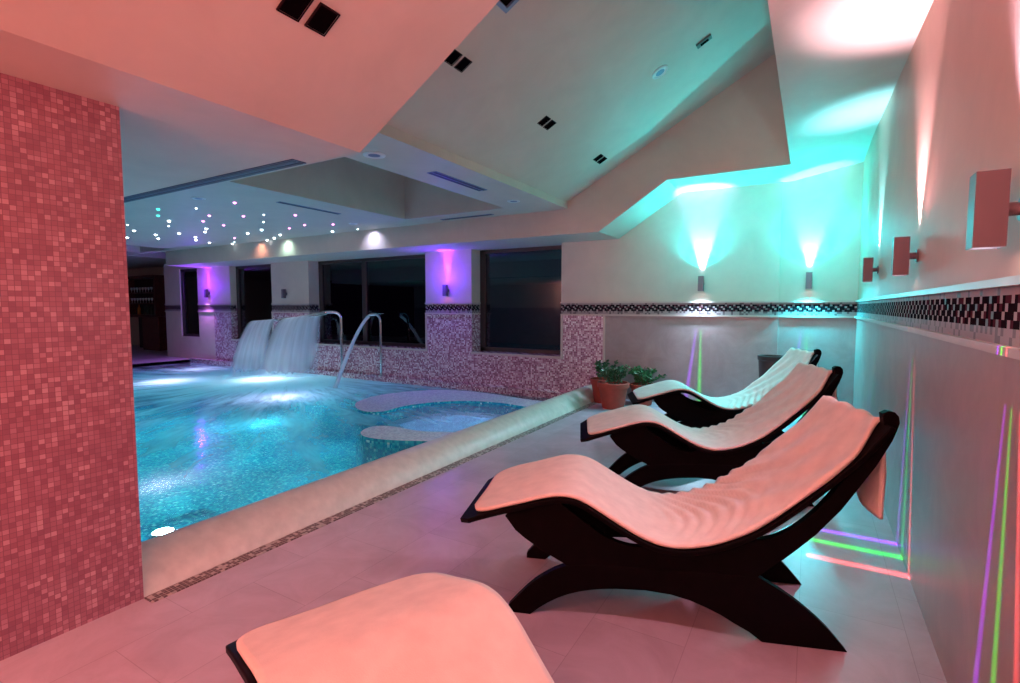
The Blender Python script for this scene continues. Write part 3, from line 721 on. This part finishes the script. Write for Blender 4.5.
def vent(x0, x1, y0, y1, z, label, slots, along, mt='grille'):
    e = empty('ceiling_vent', ((x0 + x1) / 2, (y0 + y1) / 2, z)); tag(e, label, 'air vent'); w, h = (x1 - x0) / 2, (y1 - y0) / 2
    m = MB(); m.box(-w, w, -h, h, -.006, 0); m.build('frame', M[mt], e)
    for k in range(slots):
        m = MB()
        if along == 'y': a = -w + 2 * w * (k + .5) / slots; m.box(a - w / slots * .6, a + w / slots * .6, -h + .015, h - .015, -.009, -.006)
        else: a = -h + 2 * h * (k + .5) / slots; m.box(-w + .015, w - .015, a - h / slots * .6, a + h / slots * .6, -.009, -.006)
        m.build('slot', M['grille_dark'], e)
vent(-3.43, -3.31, 4.15, 5.1, ZP, 'striped blue air vent on the pool ceiling by the sloping ceiling', 2, 'y')
vent(-5.05, -4.1, 6.42, 6.5, ZP, 'thin air vent beside the back beam', 1, 'x')
vent(-6.08, -6.0, 4.29, 5.3, ZP, 'thin air vent between star lights and big coffer', 1, 'y')
vent(-12.0, -2.75, 2.06, 2.16, 2.3, 'long dark blue linear vent along the low ceiling edge', 2, 'x', 'grille_deep')

stars = [(-7.93, 3.75, 'g'), (-8.47, 4.0, 'g'), (-10.51, 4.56, 'w'), (-11.65, 4.93, 'w'), (-9.87, 4.19, 's'), (-8.86, 4.34, 'w'), (-9.43, 4.61, 's'), (-10.75, 5.02, 'w'), (-11.3, 5.32, 'w'), (-10.18, 5.15, 'w'), (-7.41, 3.99, 's'), (-8.4, 4.62, 'p'), (-7.81, 4.39, 'p'), (-9.16, 5.09, 'w'), (-9.55, 5.28, 'w'), (-10.45, 5.59, 'w'), (-10.87, 5.82, 'w'), (-11.08, 6.21, 'w'), (-8.52, 5.02, 'p'), (-6.57, 4.03, 'p'), (-7.42, 4.68, 'p'), (-9.91, 6.05, 'p'), (-10.49, 6.40, 's'), (-10.86, 6.58, 'w'), (-9.08, 5.8, 'w'), (-7.07, 4.78, 's'), (-7.66, 5.17, 's'), (-8.45, 5.66, 'w'), (-9.23, 6.45, 'w'), (-9.65, 6.58, 'w'), (-8.72, 6.22, 'w'), (-7.86, 5.79, 'p'), (-6.67, 5.02, 'p'), (-7.33, 5.69, 'p'), (-6.87, 5.89, 'p'), (-7.52, 6.43, 'w'), (-6.93, 6.48, 's')]
SL = {'w': 'bright white star light in the bluish pool ceiling', 's': 'faint tiny white star light in the pool ceiling', 'p': 'pink star light in the bluish pool ceiling', 'g': 'green star light at the near side of the pool ceiling'}
sm = {}
for k, r in (('w', .024), ('s', .013), ('p', .021), ('g', .022)):
    m = MB(); m.lathe([(r, 0), (r * .9, -r * .5), (r * .5, -r * .85), (.001, -r)], n=10)
    sm[k] = m.build('star_light', M['star_' + ('w' if k == 's' else k)], smooth='all')
used = set()
for x, y, k in stars:
    o = sm[k] if k not in used else sm[k].copy()
    if k in used: COL.objects.link(o)
    used.add(k); o.location = (x, y, ZP); tag(o, SL[k], 'star light', {'w': 'white stars', 's': 'faint stars', 'p': 'pink stars', 'g': 'green stars'}[k] + ' in the pool ceiling')

# ------------------------------------------------------------------ plants
def pot(name, loc, r, h, label, mat_, seed, kind):
    rnd = random.Random(seed); e = empty(name, loc); tag(e, label, 'potted plant')
    m = MB(); m.lathe([(r * .66, 0), (r * .70, .01), (r * .92, h * .80), (r * 1.02, h * .81), (r * 1.04, h * .98), (r * 1.0, h), (r * .90, h), (r * .88, h * .88), (.001, h * .88)], n=28); m.build('pot', mat_, e, smooth=True)
    m = MB(); m.lathe([(r * .88, h * .87), (r * .5, h * .90), (.001, h * .905)], n=20); m.build('soil', M['soil'], e, smooth=True)
    st, lf = MB(), MB()
    def leaf(p, d, L_, wd):
        d = d.normalized(); s = d.orthogonal().normalized(); up = d.cross(s)
        a = rnd.random() * 6.28; s, up = s * cos(a) + up * sin(a), up * cos(a) - s * sin(a)
        vs = [p, p + d * L_ * .35 + s * wd * .5 + up * wd * .12, p + d * L_ * .75 + s * wd * .42 + up * .02 * wd, p + d * L_, p + d * L_ * .75 - s * wd * .42 + up * .02 * wd, p + d * L_ * .35 - s * wd * .5 + up * wd * .12, p + d * L_ * .5 - up * wd * .18]
        lf.add(vs, [(0, 1, 6), (1, 2, 6), (2, 3, 6), (3, 4, 6), (4, 5, 6), (5, 0, 6)])
    ns, hgt, spread = kind
    for k in range(ns):
        a = 2 * pi * k / ns + rnd.random() * .8; lean = (.35 + .65 * rnd.random()) * spread
        top = Vector((cos(a) * lean, sin(a) * lean, h + hgt * (.55 + .45 * rnd.random())))
        base = Vector((cos(a) * r * .3, sin(a) * r * .3, h * .88)); mid = base.lerp(top, .5) + Vector((0, 0, hgt * .12))
        st.tube([base, mid, top], [.007, .005, .003], 6)
        for t in range(9):
            q = .25 + .75 * t / 8; p = base.lerp(mid, q * 2) if q < .5 else mid.lerp(top, q * 2 - 1)
            for _ in range(3):
                dd = Vector((rnd.uniform(-1, 1), rnd.uniform(-1, 1), rnd.uniform(-.2, 1)))
                leaf(p, dd, rnd.uniform(.045, .075), rnd.uniform(.022, .036))
    st.build('stems', M['stem'], e, smooth=True); o = lf.build('foliage', M['leaf'] if seed % 2 else M['leaf2'], e, fix=False)
    return e
pot('potted_plant', (-2.33, 6.78, 0), .215, .36, 'jade plant in the frontmost terracotta pot at the end of the pool kerb', M['terracotta'], 3, (10, .22, .25))
pot('potted_plant', (-2.60, 7.12, 0), .185, .35, 'sparse plant in the terracotta pot touching the pool kerb', M['terracotta'], 5, (6, .26, .22))
pot('potted_plant', (-2.04, 7.22, 0), .18, .30, 'bushy green plant in the pot behind, next to the last lounger foot', M['terracotta'], 8, (13, .22, .30))
e = empty('planter', (-.40, 7.05, 0)); tag(e, 'tall dark empty looking pot half hidden behind the last lounger head end', 'planter')
m = MB(); m.lathe([(.10, 0), (.105, .02), (.145, .74), (.155, .75), (.158, .80), (.14, .80), (.135, .72), (.001, .70)], n=28); m.build('pot', M['dark_pot'], e, smooth=True)
m = MB(); m.lathe([(.134, .715), (.07, .725), (.001, .728)], n=20); m.build('soil', M['soil'], e, smooth=True)

# ------------------------------------------------------------------ bar
e = empty('bar_cabinet', (-19.0, 8.6, 0)); tag(e, 'dark wooden bar cabinet with glass shelves at the far left', 'bar cabinet')
m = MB(); m.box(-1.05, 1.0, .0, .4, 1.1, 2.4, 1); m.box(-1.05, 1.0, -.3, 0, 2.32, 2.42, 0); m.box(.92, 1.02, -.3, 0, 1.1, 2.42, 0); m.box(-1.05, -.97, -.3, 0, 1.1, 2.42, 0); m.box(-1.05, 1.0, -.3, 0, 1.1, 1.15, 0); m.build('upper_shelving', [M['bar_wood'], M['bar_dark']], e)
for z in (1.50, 1.85):
    m = MB(); m.box(-.97, .92, -.28, 0, z, z + .03); m.build('shelf', M['bar_wood'], e)
m = MB(); m.box(.1, 1.15, -.3, .3, 0, 1.06); m.build('door', M['bar_wood'], e, bevel=.01)
m = MB(); m.box(-1.05, .1, .1, .3, 0, 1.06); m.build('recess_back', M['bar_dark'], e)
m = MB(); m.box(-1.1, 1.25, -.35, .35, 1.06, 1.1); m.build('counter', M['bar_wood'], e, bevel=.01)
gl = None
for zz, lab in ((1.53, 'drinking glass on the middle bar shelf'), (1.88, 'drinking glass on the upper bar shelf')):
    for k in range(9):
        if gl is None:
            m = MB(); m.lathe([(.028, 0), (.03, .005), (.008, .012), (.007, .07), (.03, .10), (.036, .15), (.033, .17)], n=12); gl = m.build('drinking_glass', M['glassware'], smooth=True); o = gl
        else: o = gl.copy(); COL.objects.link(o)
        o.location = (-19.85 + k * .19, 8.45, zz); tag(o, lab, 'glass', lab.replace('drinking glass', 'glasses'))
m = MB(); m.lathe([(.05, 0), (.05, .2), (.018, .27), (.018, .33)], n=14); o = m.build('bottle', M['amber'], smooth=True); o.location = (-19.4, 8.45, 1.15); tag(o, 'amber bottle on the lowest bar shelf', 'bottle')
o = None
for k in range(4):
    if o is None:
        m = MB(); m.lathe([(.04, 0), (.04, .18), (.015, .24), (.015, .30)], n=12); o = bt = m.build('bottle', M['bottle'], smooth=True)
    else: o = bt.copy(); COL.objects.link(o)
    o.location = (-19.0 + k * .2, 8.45, 1.15); tag(o, 'dark bottle on the lowest bar shelf', 'bottle', 'dark bottles on the bar shelf')
m = MB(); m.box(-.16, .16, -.06, .06, -.14, .14); o = m.build('wall_box', M['bar_dark'], bevel=.02); o.location = (-17.35, 9.04, 1.62); tag(o, 'small dark box on the wall beside the bar cabinet', 'box')

# ------------------------------------------------------------------ lights
def light(name, kind, loc, energy, color, **kw):
    L = bpy.data.lights.new(name, kind); L.energy = energy; L.color = color
    for k, v in kw.items(): setattr(L, k, v)
    o = bpy.data.objects.new(name, L); COL.objects.link(o); o.location = loc; o['kind'] = 'helper'; return o
def aim(o, d): o.rotation_euler = Vector(d).to_track_quat('-Z', 'Y').to_euler(); return o
def spot(loc, d, energy, color, angle, blend=.6, size=.02):
    return aim(light('lamp_or_fill_beam', 'SPOT', loc, energy, color, spot_size=radians(angle), spot_blend=blend, shadow_soft_size=size), d)
def point(loc, energy, color, size=.05):
    return light('lamp_or_fill_glow', 'POINT', loc, energy, color, shadow_soft_size=size)

def rainbow(loc, axis, energy, wall_dir, order=1, red=True):
    """Narrow red, green and blue planes of light thrown down by the slit under a wall lamp."""
    o = light('slit_beam', 'SPOT', loc, energy, (1, 1, 1), spot_size=radians(50), spot_blend=.3, shadow_soft_size=.003)
    L = o.data; L.use_nodes = True; nt = L.node_tree; em = nt.nodes['Emission']
    tc = N(nt, 'ShaderNodeTexCoord'); sp = N(nt, 'ShaderNodeSeparateXYZ'); nt.links.new(tc.outputs['Normal'], sp.inputs[0])
    z = math_node(nt, 'ABSOLUTE', sp.outputs[2])
    u = math_node(nt, 'DIVIDE', sp.outputs[axis], z); v = math_node(nt, 'DIVIDE', sp.outputs[1 - axis], z)
    v = math_node(nt, 'MULTIPLY', v, wall_dir)
    win = math_node(nt, 'MULTIPLY', math_node(nt, 'LESS_THAN', v, .24), math_node(nt, 'GREATER_THAN', v, -.24))
    wgt = math_node(nt, 'MULTIPLY', math_node(nt, 'POWER', math_node(nt, 'DIVIDE', .09, math_node(nt, 'MAXIMUM', v, .05)), 3.0), 2.2)
    low = math_node(nt, 'LESS_THAN', v, .054)
    wgt = math_node(nt, 'ADD', math_node(nt, 'MULTIPLY', wgt, math_node(nt, 'SUBTRACT', 1.0, low)), math_node(nt, 'MULTIPLY', low, .8))
    win = math_node(nt, 'MULTIPLY', win, wgt)
    comp = N(nt, 'ShaderNodeCombineXYZ')
    for ch, c in ((0, -.15 * order if red else 9), (1, .0), (2, .12 * order)):
        d = math_node(nt, 'ABSOLUTE', math_node(nt, 'SUBTRACT', u, c))
        s = N(nt, 'ShaderNodeMapRange'); s.inputs['From Min'].default_value = .004; s.inputs['From Max'].default_value = .026; s.inputs['To Min'].default_value = 1; s.inputs['To Max'].default_value = 0
        nt.links.new(d, s.inputs['Value']); w = math_node(nt, 'MULTIPLY', s.outputs[0], win)
        nt.links.new(w, comp.inputs[ch])
    mx = N(nt, 'ShaderNodeVectorMath', operation='ADD'); nt.links.new(comp.outputs[0], mx.inputs[0])
    sc = N(nt, 'ShaderNodeSeparateXYZ'); nt.links.new(comp.outputs[0], sc.inputs[0])
    c2 = N(nt, 'ShaderNodeCombineXYZ')
    nt.links.new(math_node(nt, 'ADD', sc.outputs[0], math_node(nt, 'MULTIPLY', sc.outputs[2], .25)), c2.inputs[0])
    nt.links.new(math_node(nt, 'ADD', math_node(nt, 'MULTIPLY', sc.outputs[1], .9), math_node(nt, 'MULTIPLY', sc.outputs[0], .12)), c2.inputs[1])
    nt.links.new(math_node(nt, 'ADD', sc.outputs[2], math_node(nt, 'MULTIPLY', sc.outputs[0], .12)), c2.inputs[2])
    nt.links.new(c2.outputs[0], em.inputs['Color']); em.inputs['Strength'].default_value = 1.0
    return o

LX = XR - GAP
TEAL, CYAN = (.0, .72, .78), (.1, .75, 1)
BX = XR - .055; ZT = 1.79
# right wall lamps, upward beams
for y, z, c1, c2 in ((1.90, ZT, (.72, .60, 1), (.90, .80, 1)), (3.50, ZT, (1, .50, .64), (1, .74, .86)), (5.4, ZT + .05, (.08, .62, .85), (.36, .85, 1))):
    spot((XR - .045, y, z), (0, 0, 1), 105, c2, 58, 1)
    spot((LX, y, z), (.03, 0, 1), 90, c1, 64, 1)
spot((LX, 1.90, ZT), (-.6, -.9, 1), 34, (1, .36, .34), 110, 1)
spot((LX, 3.50, ZT), (-.7, -1.2, 1), 40, (1, .42, .50), 100, 1)
spot((LX, 5.4, ZT + .05), (-.1, .3, 1), 24, TEAL, 100, 1)
# back wall lamps
for x, yw, c1, c2, ep in ((-1.318, YB, (.22, .40, 1), (.66, .56, 1), 12), (-.033, YB + .035, (.05, .75, .85), (.45, .9, 1), 27)):
    spot((x, yw - .04, 1.83), (0, 0, 1), 90, c2, 42, .6)
    spot((x, yw - .075, 1.83), (0, .03, 1), 130, c1, 46, .8)
    spot((x, yw - .16, 1.84), (0, -.08, 1), 95, TEAL, 125, 1)
    point((x, yw - .62, 2.2), ep, TEAL, .15)  # free-floating teal fill added off the wall, no fixture here
# spill below every lit lamp and the coloured slit planes
for y, c in ((1.90, (1, .52, .60)), (3.50, (1, .55, .72)), (5.4, (.10, .70, .85))):
    rainbow((LX - .01, y, 1.56), 1, 330, 1, 1, y < 5)
    spot((LX, y, 1.56), (.1, 0, -1), .4, (1, .9, .95), 40, .6)
    spot((LX, y, 1.56), (-1.2, -.4, -1), 36, c, 105, 1)
for x, yy, c, e_ in ((-1.318, YB - GAP, (.42, .62, .80), 105), (-.033, YB + .035 - GAP, (.03, .60, .70), 230)):
    rainbow((x, yy - .01, 1.60), 0, 300, 1, -1, False)
    spot((x, yy, 1.60), (0, .1, -1), .4, (.6, 1, 1), 40, .6)
    spot((x, yy - .02, 1.60), (0, -.5, -1), e_, c, 145, 1)
# violet lamps on the window wall
spot((-5.74, YB - GAP, 1.82), (0, .04, 1), 60, (.6, .03, 1), 40, .8); spot((-5.74, YB - .06, 1.80), (0, .05, 1), 16, (1, .4, .9), 26, .9); point((-5.74, YB - .25, 1.95), 18, (.11, .02, 1))
spot((-13.49, YB - GAP, 1.87), (0, .06, 1), 30, (.5, .03, 1), 40, .8); point((-13.49, YB - .35, 1.95), 20, (.22, .03, 1)); spot((-13.49, YB - .12, 1.62), (-.2, -.4, -1), 60, (.6, .25, 1), 130, 1)
# added warm fill around the camera, besides the lamp inferred across the pool
SAL = (1, .36, .31)
point((LX - .15, -1.1, 1.95), 40, SAL, .15)
point((-1.2, YN + .3, 1.95), 60, SAL, .2); point((-7.7, YN + .3, 1.95), 95, (1, .46, .42), .1)
point((XP + .3, -1.7, 1.95), 105, SAL, .2)
# underwater lamps
for x, y, e_ in ((-4.60, 2.1, 28), (-4.6, -.8, 10), (-7.5, 2.4, 18), (-7.4, 5.2, 42), (-11.0, 5.2, 46), (-12.6, 6.6, 24), (-11.2, 1.0, 7)):
    spot((x, y, -.46), (0, 0, 1), e_ * 1.35, (.58, .58, 1), 170, 1, .1 if y < 2.2 and x > -5 else .38)
point((-9.5, 6.3, -.35), 30, (.8, .9, 1), .15)  # whitish fill added under the falls to brighten the foam
point((-3.9, 5.5, -.5), 6, (.45, .5, 1), .1)

# underwater fill spots added to brighten the basin; three ceiling downlights on the beam
for x, y in [(-3.7 - 1.5 * i - .6 * (j % 2), .9 + 1.15 * j) for i in range(7) for j in range(5)]:
    spot((x, y, -.14), (0, 0, -1), 16, (.10, .84, .92), 170, 1, .25)
for x, c, e_ in ((-6.71, (.6, .65, 1), 30), (-9.94, (1, .45, .3), 14), (-9.09, (.6, 1, .85), 22)):
    spot((x, 6.48, 2.765), (0, .5, -1), e_ * .6, c, 125, 1)

# ------------------------------------------------------------------ world, camera, output
w = bpy.data.worlds.new('night'); S.world = w; w.use_nodes = True
w.node_tree.nodes['Background'].inputs[0].default_value = (.004, .002, .008, 1); w.node_tree.nodes['Background'].inputs[1].default_value = 1.0
cam = bpy.data.cameras.new('camera'); co = bpy.data.objects.new('camera', cam); COL.objects.link(co)
cam.sensor_width = 36; cam.lens = 18.0; cam.clip_start = .02
psi = radians(30.49); p = radians(3.87)
fwd = Vector((-sin(psi) * cos(p), cos(psi) * cos(p), -sin(p)))
co.location = (0, 0, 1.40); co.rotation_euler = fwd.to_track_quat('-Z', 'Y').to_euler()
S.camera = co
S.view_settings.view_transform = 'Standard'; S.view_settings.look = 'None'; S.view_settings.gamma = 1; S.view_settings.use_curve_mapping = False
S.view_settings.exposure = 0.42
S.cycles.max_bounces = 8; S.cycles.diffuse_bounces = 4; S.cycles.transparent_max_bounces = 12; S.cycles.sample_clamp_indirect = 6
S.cycles.use_denoising = True
